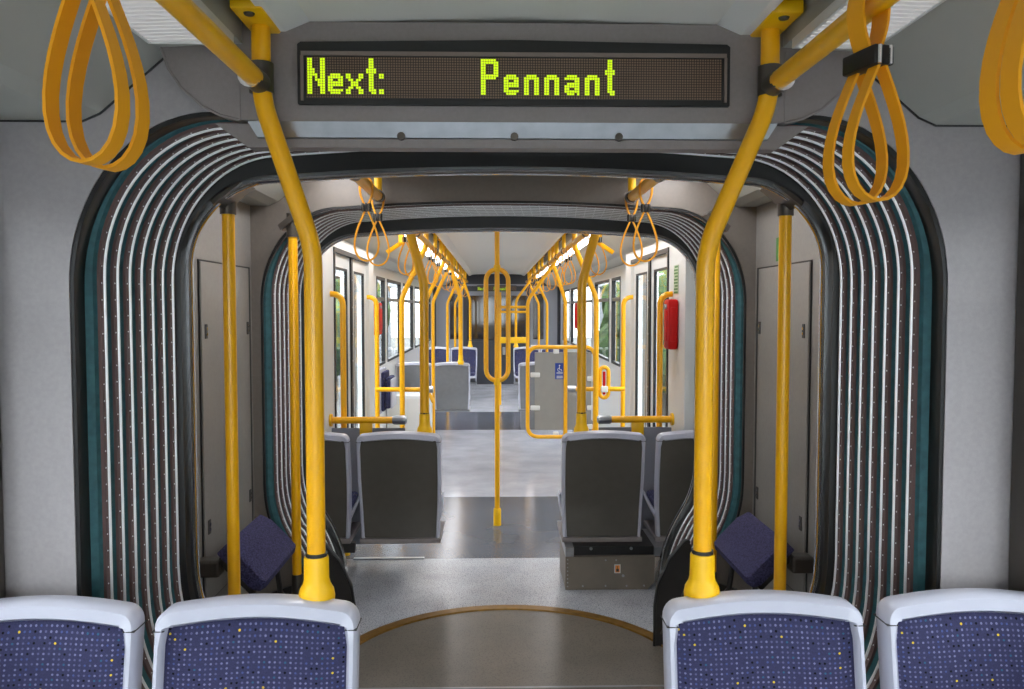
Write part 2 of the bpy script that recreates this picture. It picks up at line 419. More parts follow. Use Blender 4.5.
# floors
struct(MB().box(-1.25, 1.25, 2.6, 3.30, -.06, -.001).build('floor_gangway', 'floor_ring'))
struct(MB().box(-1.25, 1.25, 3.30, 5.06, -.06, -.001).build('floor_gangway_far', 'floor_near'))
m = MB(); cx_, cy_, rr = 0.012, 3.372, .79
ring = [(cx_+rr*math.cos(a), cy_+rr*math.sin(a)) for a in [2*math.pi*k/96 for k in range(96)]]
m.add([(x,y,.0) for x,y in ring]+[(x,y,.004) for x,y in ring], [tuple(range(96,192))]+[(i,(i+1)%96,96+(i+1)%96,96+i) for i in range(96)])
tag(m.build('turntable_plate', 'floor_ring'), 'round brownish floor plate of the turntable inside the brass ring', 'floor plate')
m = MB(); rows = [[(cx_+q*math.cos(a), cy_+q*math.sin(a), z) for a in [2*math.pi*k/96 for k in range(96)]] for q, z in ((rr+.004,.0),(rr+.008,.010),(rr+.062,.010),(rr+.068,.0))]
m.grid(rows, close_u=True); tag(m.build('turntable_ring', 'brass', smooth=True), 'brown brass ring set in the gangway floor', 'ring')
struct(MB().box(-.72,.72,3.292,3.304,-.001,.006).build('trim_1', 'steel'))
# far car
struct(MB().box(-.95,-.50,5.045,5.075,-.001,.006).build('trim_2', 'steel'))
struct(MB().box(-1.45, 1.45, 5.06, 6.73, -.06, -.001).build('floor_door_area', 'floor_dark'))
struct(MB().box(-1.45, 1.45, 6.73, 10.47, -.06, -.001).build('floor_middle', 'floor_light'))
struct(MB().box(-1.45, 1.45, 10.47, 12.29, -.06, -.001).build('floor_second_door', 'floor_dark'))
struct(MB().box(-1.45, 1.45, 12.29, 16.8, -.06, -.001).build('floor_end', 'floor_light'))
ceiling('ceiling_far', 4.34, 16.8, 1.39)
WN, WD, WF = 1.38, 1.10, 1.34
DOOR = (5.28, 6.72, .02, 1.98)
FWIN = [(8.80, 9.45, .95, 1.95), (9.66, 11.05, .95, 1.95), (11.35, 12.7, .95, 1.95), (13.0, 14.5, .95, 1.95), (14.8, 16.2, .95, 1.95)]
di = 1
for s, nm in ((-1, 'left'), (1, 'right')):
    wall_side('wall_bay_' + nm, s, WN, [], 4.33, 4.80)
    a, b = sorted((s*WD, s*(WN+.05))); struct(MB().box(a, b, 4.80, 4.83, 0, 2.12).build('wall_step_' + nm, 'wall'))
    wall_side('wall_door_side_' + nm, s, WD, [DOOR], 4.83, 7.0, thick=.10)
    wall_side('wall_far_' + nm, s, WF, FWIN, 7.0, 16.8)
    for q in FWIN: window('window_%d' % wi, s, WF, *q, transom=1.70); wi += 1
    # sliding door with two leaves
    root = bpy.data.objects.new('door_%d' % di, None); di += 1; COL.objects.link(root); root['kind'] = 'structure'
    y0, y1, z0, z1 = DOOR; ym = (y0+y1)/2
    def bx(mm, ya, yb, za, zb, d0, d1):
        p, q = sorted((s*d0, s*d1)); mm.box(p, q, ya, yb, za, zb)
    f = MB(); bx(f, y0-.02, y0+.012, z0, z1+.02, WD-.008, WD+.08); bx(f, y0, y1, z1-.01, z1+.02, WD-.006, WD+.08)
    f.build('door_frame', 'black', root)
    f = MB(); bx(f, y1-.012, y1+.03, z0, z1+.02, WD-.004, WD+.08); f.build('door_jamb', 'wall', root)
    for ya, yb in ((y0+.012, ym-.035), (ym+.035, y1-.012)):
        lf = MB()
        for q in ((ya, ya+.10, z0, z1), (yb-.10, yb, z0, z1), (ya+.10, yb-.10, z0, .38), (ya+.10, yb-.10, z1-.10, z1)): bx(lf, *q, WD+.022, WD+.045)
        leaf = lf.build('door_leaf', 'wall', root)
        r_ = MB()
        for q in ((ya+.10, ya+.115, .38, z1-.10), (yb-.115, yb-.10, .38, z1-.10), (ya+.115, yb-.115, .38, .395), (ya+.115, yb-.115, z1-.115, z1-.10)): bx(r_, *q, WD+.020, WD+.040)
        r_.build('glass_seal', 'black', leaf)
        g_ = MB(); bx(g_, ya+.115, yb-.115, .395, z1-.115, WD+.030, WD+.035); g_.build('glass', 'glass', leaf)
    sm = MB(); bx(sm, ym-.035, ym+.035, z0, z1, WD+.01, WD+.05); seam = sm.build('door_seam', 'black', root)
    rv = MB()
    for k in range(9): rv.rbox(*(sorted((s*(WD+.004), s*(WD+.0102)))), ym-.006, ym+.006, .2+k*.2, .212+k*.2, .002)
    rv.build('rivet', 'steel', seam)

# ---------------------------------------------------------------- black skirt covers at the foot of the far bellows
for s, nm in ((-1, 'left'), (1, 'right')):
    poly = [(.705,.0),(.705,.19),(.72,.30),(.775,.42),(.85,.51),(.868,.50),(.90,.40),(.95,.32),(1.10,.27),(1.10,.0)]
    root = thing('gangway_skirt', 'black moulded skirt at the foot of the far bellows, on the %s side' % nm, 'skirt cover', (0,0,0))
    m = MB(); m.prism(mirx(poly, s), 3.70, 3.735); m.build('skirt_body', 'dark', root)
    e = MB(); pts = fillet([(s*x, 3.70, z) for x, z in poly[:6]], .05, 4); e.tube(pts, .007, 8); e.build('edge_trim', 'black', root, True)
    g = MB()
    for k in range(5):
        x0 = .735+k*.04; z0 = .06+k*.03
        g.tube([(s*x0, 3.698, z0), (s*(x0+.07), 3.698, z0+.17+.012*k)], .004, 6)
    g.build('groove', 'clamp', root, True)

# ---------------------------------------------------------------- header and next-stop display
HP = [(.0,2.30),(.60,2.30),(.86,2.30),(.862,2.235),(.845,2.185),(.815,2.14),(.765,2.095),(.72,2.073),(.675,2.062),(.60,2.058),(0,2.058)]
hm = MB(); hm.prism([(x,z) for x,z in HP] + [(-x,z) for x,z in HP[-2:0:-1]], 2.00, 2.058)
header = struct(hm.build('trim_header', 'header'))
e = MB()
for s in (-1,1):
    e.box(*(sorted((s*.672, s*.676))), 1.9975, 2.001, 2.06, 2.235)
    e.tube([(s*x, 2.0, z-.001) for x, z in HP[3:9]], .004, 6)
struct(e.build('trim_header_edge', 'header', smooth=True))
lm = MB()
lm.add([(-.655,1.998,2.058),(.655,1.998,2.058),(.635,2.012,2.022),(-.635,2.012,2.022),(-.655,2.058,2.058),(.655,2.058,2.058),(.635,2.058,2.022),(-.635,2.058,2.022)],
       [(0,1,2,3),(0,4,5,1),(3,2,6,7),(0,3,7,4),(1,5,6,2)])
struct(lm.build('trim_header_strip', 'steel'))
l2 = MB(); l2.prism([(-.74,2.056),(-.655,2.056),(-.635,2.020),(.635,2.020),(.655,2.056),(.74,2.056),(.66,1.998),(-.66,1.998)], 2.016, 2.066)
struct(l2.build('trim_header_lip', 'header'))
st = MB()
for x in (-.28, .0, .26): st.lathe((x, 2.004, 2.024), [(.0,-.004),(.010,-.004),(.010,.004),(.0,.004)], 'y', 12)
struct(st.build('trim_header_studs', 'clamp'))

FONT = {
 'N': ['##...##']*4 + ['###..##']*2 + ['####.##'] + ['##.#.##'] + ['##.####'] + ['##..###']*2 + ['##...##']*3,
 'e': ['......']*6 + ['.####.','######','##..##','######','######','##....','######','.####.'],
 'x': ['.......']*6 + ['##...##','##...##','.##.##.','..###..','..###..','.##.##.','##...##','##...##'],
 't': ['.##.']*4 + ['####']*2 + ['.##.']*6 + ['.###','..##'],
 ':': ['..']*6 + ['##','##','..','..','..','..','##','##'],
 'P': ['######.','#######','##...##','##...##','##...##','##...##','#######','######.'] + ['##.....']*6,
 'n': ['......']*6 + ['.####.','######'] + ['##..##']*6,
 'a': ['......']*6 + ['.####.','######','....##','.#####','######','##..##','######','.###.#'],
}
TEXT = [('N',0),('e',8),('x',15),('t',23),(':',28),('P',68),('e',77),('n',85),('n',93),('a',101),('n',109),('t',117)]
def display(y, xc, z0, sc, label, face=1):
    """sign whose dot grid starts at z0 (bottom), scaled by sc; faces -Y"""
    P = .00621*sc; W = 164*P; H = 16*P; x0 = xc - W/2
    root = thing('passenger_display', label, 'display sign', (x0, y, z0))
    b = .026*sc
    b = .019*sc; m = MB(); m.prism([(-b,-b*.8),(W+b,-b*.8),(W+b+.002,-b*.7),(W+b+.002,H+b*1.6),(W+b-.006,H+b*1.9),(W/2,H+b*2.3),(-b+.006,H+b*1.9),(-b-.002,H+b*1.6),(-b-.002,-b*.7)], -.010*sc, .0)
    m.build('bezel', 'black', root)
    fr = MB(); q = .006*sc
    fr.box(-q*2, W+q*2, -.013*sc, -.010*sc, H+q*.5, H+q*2.2).box(-q*2.2, -q, -.013*sc, -.010*sc, -q, H+q*.5).box(W+q, W+q*2.2, -.013*sc, -.010*sc, -q, H+q*.5)
    fr.build('inner_rim', 'rim', root)
    s_ = MB(); s_.box(0, W, -.0115*sc, -.0095*sc, 0, H); s_.build('screen', 'led', root)
    r = P*.43; dd = {'next_text': MB(), 'stop_name_text': MB()}
    for ch, c0 in TEXT:
        d = dd['next_text' if c0 < 60 else 'stop_name_text']
        for ri, row in enumerate(FONT[ch]):
            for ci, c in enumerate(row):
                if c == '#':
                    X = (c0+ci+1)*P; Z = H - (ri+1)*P
                    d.add([(X-r,-.0125*sc,Z-r*.6),(X-r*.6,-.0125*sc,Z-r),(X+r*.6,-.0125*sc,Z-r),(X+r,-.0125*sc,Z-r*.6),(X+r,-.0125*sc,Z+r*.6),(X+r*.6,-.0125*sc,Z+r),(X-r*.6,-.0125*sc,Z+r),(X-r,-.0125*sc,Z+r*.6)], [tuple(range(8))])
    dd['next_text'].build('next_text', 'lit', root, label='yellow-green dot-matrix word Next:')
    dd['stop_name_text'].build('stop_name_text', 'lit', root, label='yellow-green dot-matrix word Pennant')
    return root
display(1.998, .001, 2.112, 1.0, 'long dot-matrix display reading Next: Pennant above the near gangway')

# ---------------------------------------------------------------- luminaires
for s, nm in ((-1, 'left'), (1, 'right')):
    for k, (ya, yb) in enumerate([(-2.2,-.15),(-.1,1.93)]):
        luminaire(ya, yb, s, LAMP_NEAR, ['ribbed ceiling light behind the camera on the %s' % nm, 'ribbed ceiling light strip above the near %s handrail' % nm][k], 'ribbed ceiling light strips')
    luminaire(2.78, 3.66, s, LAMP_MID, 'ribbed ceiling light strip in the short gangway module, %s side' % nm, 'ribbed ceiling light strips')
    for k, (ya, yb) in enumerate([(4.5,7.2),(7.3,10.3),(10.4,13.4),(13.5,16.5)]):
        luminaire(ya, yb, s, LAMP_FAR, ['first', 'second', 'third', 'last'][k] + ' light strip along the far car ceiling, %s side' % nm, 'ribbed ceiling light strips')

# ---------------------------------------------------------------- seats
def seat(label, group, shell='shell2', loc=(0,0,0), rz=0, W=.238, plinth=True, ped='header'):
    """faces -Y; origin on the floor under the backrest; lean: top further back (+Y)"""
    root = thing('passenger_chair', label, 'seat', loc, rz, group)
    def lean(z): return (z-.90)*.17 + (.03 if z < .45 else 0)*(.45-z)/.2
    def hw(z): return W*(1 - .055*max(0, (.62-z)/.35)**1.3) 
    Z0, Z1 = .27, .890
    # outline of the rim, from bottom left over the top to bottom right
    path = []
    for k in range(14):
        z = Z0 + (Z1-.045-Z0)*k/13; path.append((-hw(z), z))
    n = 10
    c = (-hw(.845)+.04, .845)
    for k in range(1, 7):
        a = math.pi - (math.pi/2*.93)*k/6; path.append((c[0]+.04*math.cos(a), c[1]+.04*math.sin(a)))
    xe, ze = path[-1]
    for k in range(1, 8):
        x = xe*(1-k/8*2) if False else xe + (0-xe)*k/7; path.append((x, ze + (.90-ze)*math.sin(math.pi/2*k/7)))
    path = path + [(-x, z) for x, z in path[-2::-1]]
    rows = []; N = len(path)
    for i, (x, z) in enumerate(path):
        a, b = path[max(i-1,0)], path[min(i+1,N-1)]; tx, tz = b[0]-a[0], b[1]-a[1]; l = math.hypot(tx,tz); ox, oz = -tz/l, tx/l   # outward
        topness = max(0, min(1, (z-.835)/.03)); wd = .022 + .020*topness; y = lean(z)
        sec = [(0, .018), (0, -.030), (-.006, -.042), (-wd+.008, -.044), (-wd, -.034), (-wd, .020), (-wd+.006, .030), (-.008, .030)]
        rows.append([(x+ox*o, y+dy - .012*(abs(x)/W)**2, z+oz*o) for o, dy in sec])
    rim = MB(); rim.grid(rows, close_u=True)
    k = 8; rim.f.append(tuple(range(k))); rim.mi.append(0); rim.f.append(tuple((N-1)*k+i for i in range(k))); rim.mi.append(0)
    rim.build('seat_frame', 'seat', root, True)
    def panel(dy, z0, z1, mar, nm, mt, bulge, thick):
        R_ = []
        for i in range(15):
            z = z0 + (z1-z0)*i/14; h = min(hw(min(z,.8)) - mar, 9); row = []
            for j in range(13):
                u = -1+2*j/12; ze = 0
                if i == 14: ze = .010*(1-u*u)
                x = u*h; row.append((x, lean(z)+dy - .012*u*u + bulge*(1-u**4)*math.sin(math.pi*min(1,max(0,(z-z0)/(z1-z0))))**.4, z+ze))
            R_.append(row)
        p = MB(); p.grid(R_); back = [[(x, y+thick, z) for x,y,z in r] for r in R_]; p.grid(back)
        o1 = 0; n1 = 15*13
        edge = list(range(13)) + [13*i+12 for i in range(1,15)] + [13*14+j for j in range(11,-1,-1)] + [13*i for i in range(13,0,-1)]
        for a, b in zip(edge, edge[1:]+edge[:1]): p.f.append((a, b, b+n1, a+n1)); p.mi.append(0)
        return p.build(nm, mt, root, True)
    panel(-.018, .34, .850, .020, 'back_cushion', 'fabric', -.016, .022)
    panel(.024, .275, .855, .020, 'back_shell', shell, -.006, -.010)
    # seam of the removable top cap
    for s in (-1,1):
        sc = MB(); x = s*hw(.84); y = lean(.84); sc.rbox(min(x+s*.002,x-s*.026), max(x+s*.002,x-s*.026), y-.056, y+.019, .838, .8405, .0008)
        sc.build('cap_seam', 'dark', root)
    # base: grey pan with fabric pad
    pan = MB(); pz = .36; rws = []
    for i in range(9):
        y = lean(.36)-.02 - .43*i/8; hh = W*(.97 - .05*(i/8)**2); zz = pz + .03*(i/8)
        rws.append([(-hh, y, zz+.05), (-hh*1.02, y, zz+.03), (-hh*.93, y, zz-.02), (hh*.93, y, zz-.02), (hh*1.02, y, zz+.03), (hh, y, zz+.05), (hh*.9, y, zz+.02), (-hh*.9, y, zz+.02)])
    pan.grid(rws, close_u=True); pan.f.append(tuple(range(8))); pan.mi.append(0); pan.f.append(tuple(64+i for i in range(8))); pan.mi.append(0)
    pan.build('seat_pan', 'seat', root, True)
    cu = MB(); cu.rbox(-W*.88, W*.88, lean(.36)-.42, lean(.36)-.03, .385, .45, .02); cu.build('seat_cushion', 'fabric', root, True)
    bm_ = MB(); bm_.rbox(-W*.98, W*.98, lean(.3)-.36, lean(.3)+.02, .240, .268, .004); bm_.build('seat_beam', ped, root)
    if plinth:
        pl = MB(); pl.box(-W*.9, W*.9, lean(.3)-.33, lean(.3)-.04, 0, .240); pl.build('seat_plinth', ped, root)
    return root
ys = 1.93
s0 = seat('blue dotted seat in the near row, left of the aisle beside the yellow pole', 'near row of blue dotted seats', loc=(-.616, ys, 0))
dup(s0, (-1.136, ys, 0), 0, 'blue dotted seat in the near row by the left wall, cut by the picture edge')
dup(s0, (.600, ys, 0), 0, 'blue dotted seat in the near row, right of the aisle beside the yellow pole')
dup(s0, (1.131, ys, 0), 0, 'blue dotted seat in the near row by the right wall, cut by the picture edge')
m0 = seat('dark-backed seat facing away left of the aisle, over open floor', 'dark-backed seats beyond the gangway', 'shell', loc=(-.595, 4.52, 0), rz=math.pi, plinth=False)
dup(m0, (-1.115, 4.52, 0), math.pi, 'dark-backed window seat facing away on the left, half hidden by yellow poles')
dup(m0, (.575, 4.52, 0), math.pi, 'dark-backed seat facing away right of the aisle, above the metal box')
dup(m0, (1.12, 4.52, 0), math.pi, 'dark-backed window seat facing away on the right, half hidden by the yellow pole')
f0 = seat('grey-backed aisle seat far down the left side, facing away', 'distant seats', 'shell2', loc=(-.607, 10.4, 0), rz=math.pi, ped='shell2', plinth=False)
dup(f0, (-1.095, 10.4, 0), math.pi, 'grey-backed window seat far down the left side, facing away')
dup(f0, (.50, 10.4, 0), math.pi, 'grey-backed aisle seat partly hidden behind the wheelchair screen')
o = MB().rbox(.30, .70, 10.46, 10.74, 0, .239, .008).build('floor_cabinet', 'shell2', smooth=True); tag(o, 'low grey box under the distant seat behind the wheelchair screen', 'cabinet')
dup(f0, (-.60, 14.5, 0), 0, 'farthest blue seat facing the camera, left of the aisle')
dup(f0, (-1.09, 14.5, 0), 0, 'farthest blue window seat facing the camera on the left')
dup(f0, (.53, 14.5, 0), 0, 'farthest blue seat facing the camera, right of the aisle')
dup(f0, (1.02, 14.5, 0), 0, 'farthest blue window seat facing the camera on the right')
root = thing('folded_wall_chair', 'folded blue side seat on the left wall below the distant windows', 'folding seat', (-1.335, 8.93, 0))
MB().rbox(.0,.05,-.24,.24,.44,.93,.02).build('back_frame', 'seat', root, True)
MB().rbox(.05,.085,-.215,.215,.47,.90,.015).build('back_cushion', 'fabric', root, True)
MB().rbox(.09,.15,-.21,.21,.50,.84,.02).build('folded_cushion', 'fabric', root, True)
MB().rbox(.15,.165,-.20,.20,.50,.82,.006).build('cushion_shell', 'seat', root, True)
root = thing('floor_cabinet', 'cream floor cabinet in front of the distant left grey-backed seats', 'cabinet', (-1.33, 9.5, 0))
MB().rbox(.0,.52,0,.42,.03,.56,.012).build('cabinet_body', 'wall', root, True)
MB().box(.02,.50,.02,.40,0,.031).build('plinth', 'dark', root)
MB().rbox(.03,.49,-.006,.004,.08,.52,.002).build('cabinet_door', 'ceil', root)

# metal equipment box below the right seats
root = thing('equipment_box', 'brown metal equipment box on the floor below the right dark-backed seat', 'equipment box', (0,0,0))
m = MB(); m.prism([(.352,.0),(.82,.0),(.86,.04),(.86,.19),(.352,.19)], 4.47, 4.86); m.build('box_body', 'box', root)
MB().box(.352,.40,4.475,4.86,.19,.240).build('box_bracket', 'steel', root); MB().box(.86,1.2,4.475,4.86,.19,.240).build('box_bracket', 'steel', root)
m = MB(); m.box(.40,.86,4.50,4.84,.19,.240); m.build('recess', 'black', root)
B = [(.50,4.498,.228,.009),(.73,4.498,.228,.009),(.68,4.468,.08,.008)] + [(.364,4.468,.02+k*.022,.0035) for k in range(8)] + [(x,4.468,.022,.005) for x in (.45,.58,.70,.80)] + [(x,4.468,.17,.005) for x in (.58,.64)]
for x, y, z, r in B: MB().lathe((x, y, z), [(0,-.003),(r,-.003),(r,.003),(0,.003)], 'y', 8).build('bolt', 'steel', root)

m = MB(); m.box(.630,.665,4.4675,4.4705,.095,.145); st_ = m.build('sticker', 'white', root)
m = MB(); m.box(.635,.660,4.4665,4.4676,.10,.140); m.build('sticker_field', 'orange', st_)
m = MB(); m.box(.646,.649,4.4655,4.4666,.112,.136).box(.640,.655,4.4655,4.4666,.105,.120); m.build('sticker_symbol', 'dark', st_)
m = MB(); m.rbox(-1.10, -.76, 4.60, 4.64, .18, .240, .004); m.build('support', 'dark')
bpy.data.objects['support'].name = 'seat_support_beam'
o = bpy.data.objects['seat_support_beam']; tag(o, 'dark beam under the left dark-backed seats, above open floor', 'beam')
o.data.transform(Matrix.Translation((-.1, 0, 0)))

# ---------------------------------------------------------------- poles and rails
def seat_pole(s, y, label, group, zt=2.315, base=.895, xt=.607, xb=.489, clamp=True, r=.0225, mt='yellow'):
    root = thing('grab_pole', label, 'pole', (0, y, 0), 0, group)
    pts = fillet([(s*xt,0,zt-.01),(s*xt,0,2.10),(s*xb,0,1.745),(s*xb,0,base+.05)], .30, 8)
    MB().tube(pts, r, 18).build('tube', mt, root, True)
    MB().lathe((s*xb,0,base-.028), [(.0,0),(.043,.0),(.045,.022),(.042,.040),(.034,.054),(.031,.066),(.030,.118),(.0285,.123),(.0,.123)]).build('socket', 'socket', root, True)
    MB().lathe((s*xb,0,base+.096), [(.0,0),(.0265,0),(.0265,.008),(.0,.008)]).build('socket_ring', 'dark', root)
    if clamp:
        p = MB(); p.rbox(s*xt-.036, s*xt+.036, -.12, .055, zt-.045, zt-.012, .006); p.build('ceiling_plate', 'socket', root, True)
        b = MB(); b.lathe((s*xt, -.09, zt-.049), [(0,0),(.011,0),(.013,.004),(0,.004)], 'z', 12); b.build('plate_bolt', 'clamp', root)
        c = MB(); c.tube([(s*xt,0,2.115),(s*xt,0,2.185)], .029, 16); c.tube([(s*(xt+.005),-.075,2.135),(s*xt,-.01,2.135)], .0265, 16)
        cl = c.build('clamp', 'clamp', root, True)
        w_ = MB(); w_.tube([(s*(xt+.006),-.078,2.135),(s*(xt+.006),-.072,2.135)], .0272, 16); w_.build('clamp_lip', 'chrome', cl, True)
    return root
seat_pole(-1, 1.955, 'thick bent yellow pole rising from the near left seat', 'bent poles standing on seats')
seat_pole(1, 1.955, 'thick bent yellow pole rising from the near right seat', 'bent poles standing on seats', xt=.619, xb=.467)
def rail(s, y0, y1, x, z, brackets, label, r=.0225):
    root = thing('ceiling_rail', label, 'handrail', (0,0,0), 0, 'ceiling handrails')
    MB().tube([(s*x,y0,z),(s*x,y1,z)], r, 16).build('tube', 'yellow', root, True)
    for yb in brackets:
        m = MB(); m.tube([(s*x,yb,z),(s*x,yb,2.31)], .018, 12); m.rbox(s*x-.03,s*x+.03,yb-.045,yb+.045,2.295,2.315,.005)
        b = m.build('bracket', 'socket', root, True)
        MB().tube([(s*x,yb-.022,z),(s*x,yb+.022,z)], r+.006, 14).build('bracket_collar', 'clamp', b, True)
    return root
rail(-1, -2.3, 1.90, .607, 2.135, [-2.0,-.8,.35], 'near left overhead yellow handrail running to the bent pole')
rail(1, -2.3, 1.90, .619, 2.135, [-2.0,-.8,.35], 'near right overhead yellow handrail running to the bent pole')
rail(-1, 2.85, 3.69, .57, 2.10, [3.0, 3.62], 'short left overhead handrail inside the gangway module')
rail(1, 2.85, 3.69, .57, 2.10, [3.0, 3.62], 'short right overhead handrail inside the gangway module')
rail(-1, 4.66, 16.2, .60, 2.13, [5.7,7.5,8.3,9.5,10.9,11.7,13.3,15.2], 'long left overhead handrail down the far car')
rail(1, 4.66, 16.2, .60, 2.13, [5.7,7.5,8.3,9.5,10.9,11.7,13.3,15.2], 'long right overhead handrail down the far car')
G = 'bent poles standing on seats'
seat_pole(-1, 4.60, 'brownish yellow bent pole rising from the left dark-backed seat', G, xt=.55, xb=.453, r=.0265)
seat_pole(1, 4.60, 'brownish yellow bent pole rising from the right dark-backed seat', G, xt=.55, xb=.453, r=.0265)
seat_pole(-1, 10.40, 'thick bent pole on the distant left grey-backed seat', G, clamp=False, r=.028)
seat_pole(-1, 14.5, 'bent pole on the farthest left blue seat', G, clamp=False, base=.91)
seat_pole(1, 14.5, 'bent pole on the farthest right blue seat', G, clamp=False, base=.91, xb=.34)
def floor_pole(s, y, label, xb=.80, xt=.60, foot=True, hook=False, zlow=0):
    root = thing('grab_pole', label, 'pole', (0, y, 0), 0, 'bent poles down the far car')
    pts = [(s*xt,0,2.31),(s*xt,0,2.10),(s*xb,0,1.68),(s*xb,0,.72 if hook else zlow)]
    if hook: pts += [(s*(xb-.08),0,.56)]
    MB().tube(fillet(pts, .22, 7), .021, 12).build('tube', 'yellow', root, True)
    if foot and not hook: MB().lathe((s*xb,0,zlow), [(0,0),(.036,0),(.036,.02),(.026,.06),(0,.06)]).build('foot', 'socket', root, True)
    return root
floor_pole(-1, 6.5, 'bent pole to the floor left, just past the first door')
floor_pole(1, 6.5, 'bent pole to the floor right, just past the first door', .78)
floor_pole(-1, 8.8, 'bent left pole with hooked lower end before the distant seats', .80, hook=True)
floor_pole(1, 8.9, 'bent right pole rising beside the wheelchair screen', .74)
floor_pole(-1, 12.8, 'bent left pole beyond the distant grey-backed seats', .80)
floor_pole(1, 12.9, 'bent right pole beyond the wheelchair screen', .80)
floor_pole(-1, 9.8, 'slim bent left pole beside the side seat', .80, zlow=0)
floor_pole(1, 15.3, 'farthest bent pole on the right', .80)
floor_pole(-1, 15.3, 'farthest bent pole on the left', .80)
# gangway poles
def gang_pole(s, y, z0, label, x=.947, arm=(-.045, .045)):
    root = thing('gangway_pole', label, 'pole', (s*x, y, 0), 0, 'slim straight poles in the gangway module')
    MB().tube([(0,0,z0),(0,0,1.955)], .021, 16).build('tube', 'yellow', root, True)
    c = MB(); c.tube([(0,0,1.915),(0,0,2.02)], .027, 16); c.build('top_socket', 'clamp', root, True)
    h = MB(); P = Vector((-s*(.035 if arm[0] < -.1 else 0), .0, 1.975 if arm[0] < -.1 else 1.985)); d = Vector((-s*.78, 0, .62)); n = Vector((s*.62, 0, .78))
    for q in (1,):
        vs = []
        for yy in arm:
            for a, b in ((-.060,-.008),(.060,-.008),(.056,.018),(-.056,.018)): vs.append(P + d*a + n*b + Vector((0,yy,0)))
        h.add(vs, [(0,1,2,3),(7,6,5,4),(0,4,5,1),(1,5,6,2),(2,6,7,3),(3,7,4,0)])
    h.build('corner_bracket', 'clamp', root)
    MB().tube([(0,0,0),(0,0,z0+.01)], .024, 14).build('lower_sleeve', 'clamp', root, True)
    return root
gang_pole(-1, 2.735, .50, 'slim straight orange pole left, by the near bellows', .947, (-.125, .02))
gang_pole(1, 2.735, .50, 'slim straight orange pole right, by the near bellows', .947, (-.125, .02))
gang_pole(-1, 3.60, .385, 'slim straight orange pole left, in front of the far bellows')
gang_pole(1, 3.60, .385, 'slim straight orange pole right, mostly hidden behind the thick bent pole')
# centre pole with loop
root = thing('centre_pole', 'yellow centre pole with long oval loop standing in the dark door area', 'pole', (-.030, 5.84, 0))
MB().tube([(0,0,.0),(0,0,2.31)], .0185, 16).build('tube', 'yellow', root, True)
lp = []
for k in range(13): a = math.pi*k/12; lp.append((.081*math.cos(a), 0, 1.80+.081*math.sin(a)))
for k in range(13): a = math.pi+math.pi*k/12; lp.append((.081*math.cos(a), 0, 1.15+.081*math.sin(a)))
MB().tube(lp, .0175, 14, closed=True).build('loop', 'yellow', root, True)
MB().lathe((0,0,0), [(0,0),(.028,0),(.028,.115),(.024,.125),(0,.125)]).build('foot', 'socket', root, True)
for z, nm in ((1.888, 'loop_joint'), (1.062, 'loop_joint')): MB().lathe((0,0,z-.025), [(0,0),(.024,0),(.026,.025),(.024,.05),(0,.05)]).build(nm, 'socket', root, True)
# second centre pole with bars, far down the aisle
root = thing('centre_pole', 'distant yellow post with side bars near the cab end', 'pole', (.03, 13.2, 0))
MB().tube([(0,0,0),(0,0,1.86)], .034, 14).build('tube', 'yellow', root, True)
for z, r in ((1.615,.022),(1.535,.018)): MB().tube([(0,0,z),(.44,0,z)], r, 12).build('bar', 'yellow', root, True)
MB().rbox(-.02,.46,-.03,.03,1.02,1.12,.01).build('lower_bar', 'socket', root, True)
# door poles
for s in (-1, 1):
    for y, w1 in ((5.15,'near'), (6.62,'far')):
        nm = 'left' if s < 0 else 'right'
        root = thing('door_pole', 'yellow door pole with top hooked to the wall, %s side of the %s doors' % (w1, nm), 'pole', (s*1.02, y, 0), 0, 'hooked door poles')
        pts = fillet([(s*.078,0,1.69),(0,0,1.69),(0,0,0)], .12, 8)
        MB().tube(pts, .019, 14).build('tube', 'yellow', root, True)
        MB().lathe((0,0,0), [(0,0),(.032,0),(.032,.015),(.024,.03),(0,.03)]).build('foot', 'socket', root, True)
# horizontal bars
for s, nm in ((-1,'left'),(1,'right')):
    root = thing('grab_bar', 'short horizontal yellow bar behind the %s dark-backed seats' % nm, 'grab bar', (0, 5.10, .885), 0, 'horizontal bars behind seats')
    MB().tube([(s*.655,0,0),(s*1.095,0,0)], .022, 14).build('tube', 'yellow', root, True)
    MB().tube([(s*1.085,0,0),(s*1.099,0,0)], .040, 14).build('wall_flange', 'socket', root, True)
    c = MB(); c.tube([(s*.61,0,0),(s*.62,0,0),(s*.69,0,0),(s*.70,0,0)], [.018,.030,.030,.024], 14); c.build('end_joint', 'steel', root, True)
    MB().rbox(min(s*.83,s*.91),max(s*.83,s*.91),-.012,.012,-.10,-.015,.005).build('drop_bracket', 'socket', root, True)
    MB().rbox(min(s*.62,s*1.09),max(s*.62,s*1.09),-.006,.006,-.80,-.05,.003).build('screen_panel', 'bulkgrey', root)
    root = thing('grab_bar', 'horizontal yellow bar joining the %s poles past the first door' % nm, 'grab bar', (0, 6.53, .935), 0, 'horizontal bars behind seats')
    MB().tube([(s*.56,0,0),(s*1.02,0,0)], .019, 12).build('tube', 'yellow', root, True)
    MB().tube([(s*.55,0,0),(s*.615,0,0)], .028, 12).build('end_joint', 'steel', root, True)
# ceiling tubes stub
for s, nm in ((-1,'left'),(1,'right')):
    root = thing('ceiling_grip', 'short yellow grip on the sloping cove above the %s doors' % nm, 'grip', (0,0,0))
    MB().tube([(s*.93, 6.6, 2.055),(s*.80, 6.6, 2.14)], .019, 10).build('tube', 'yellow', root, True)
    MB().rbox(min(s*.79,s*.83),max(s*.79,s*.83),6.56,6.64,2.13,2.24,.006).build('mount', 'socket', root)

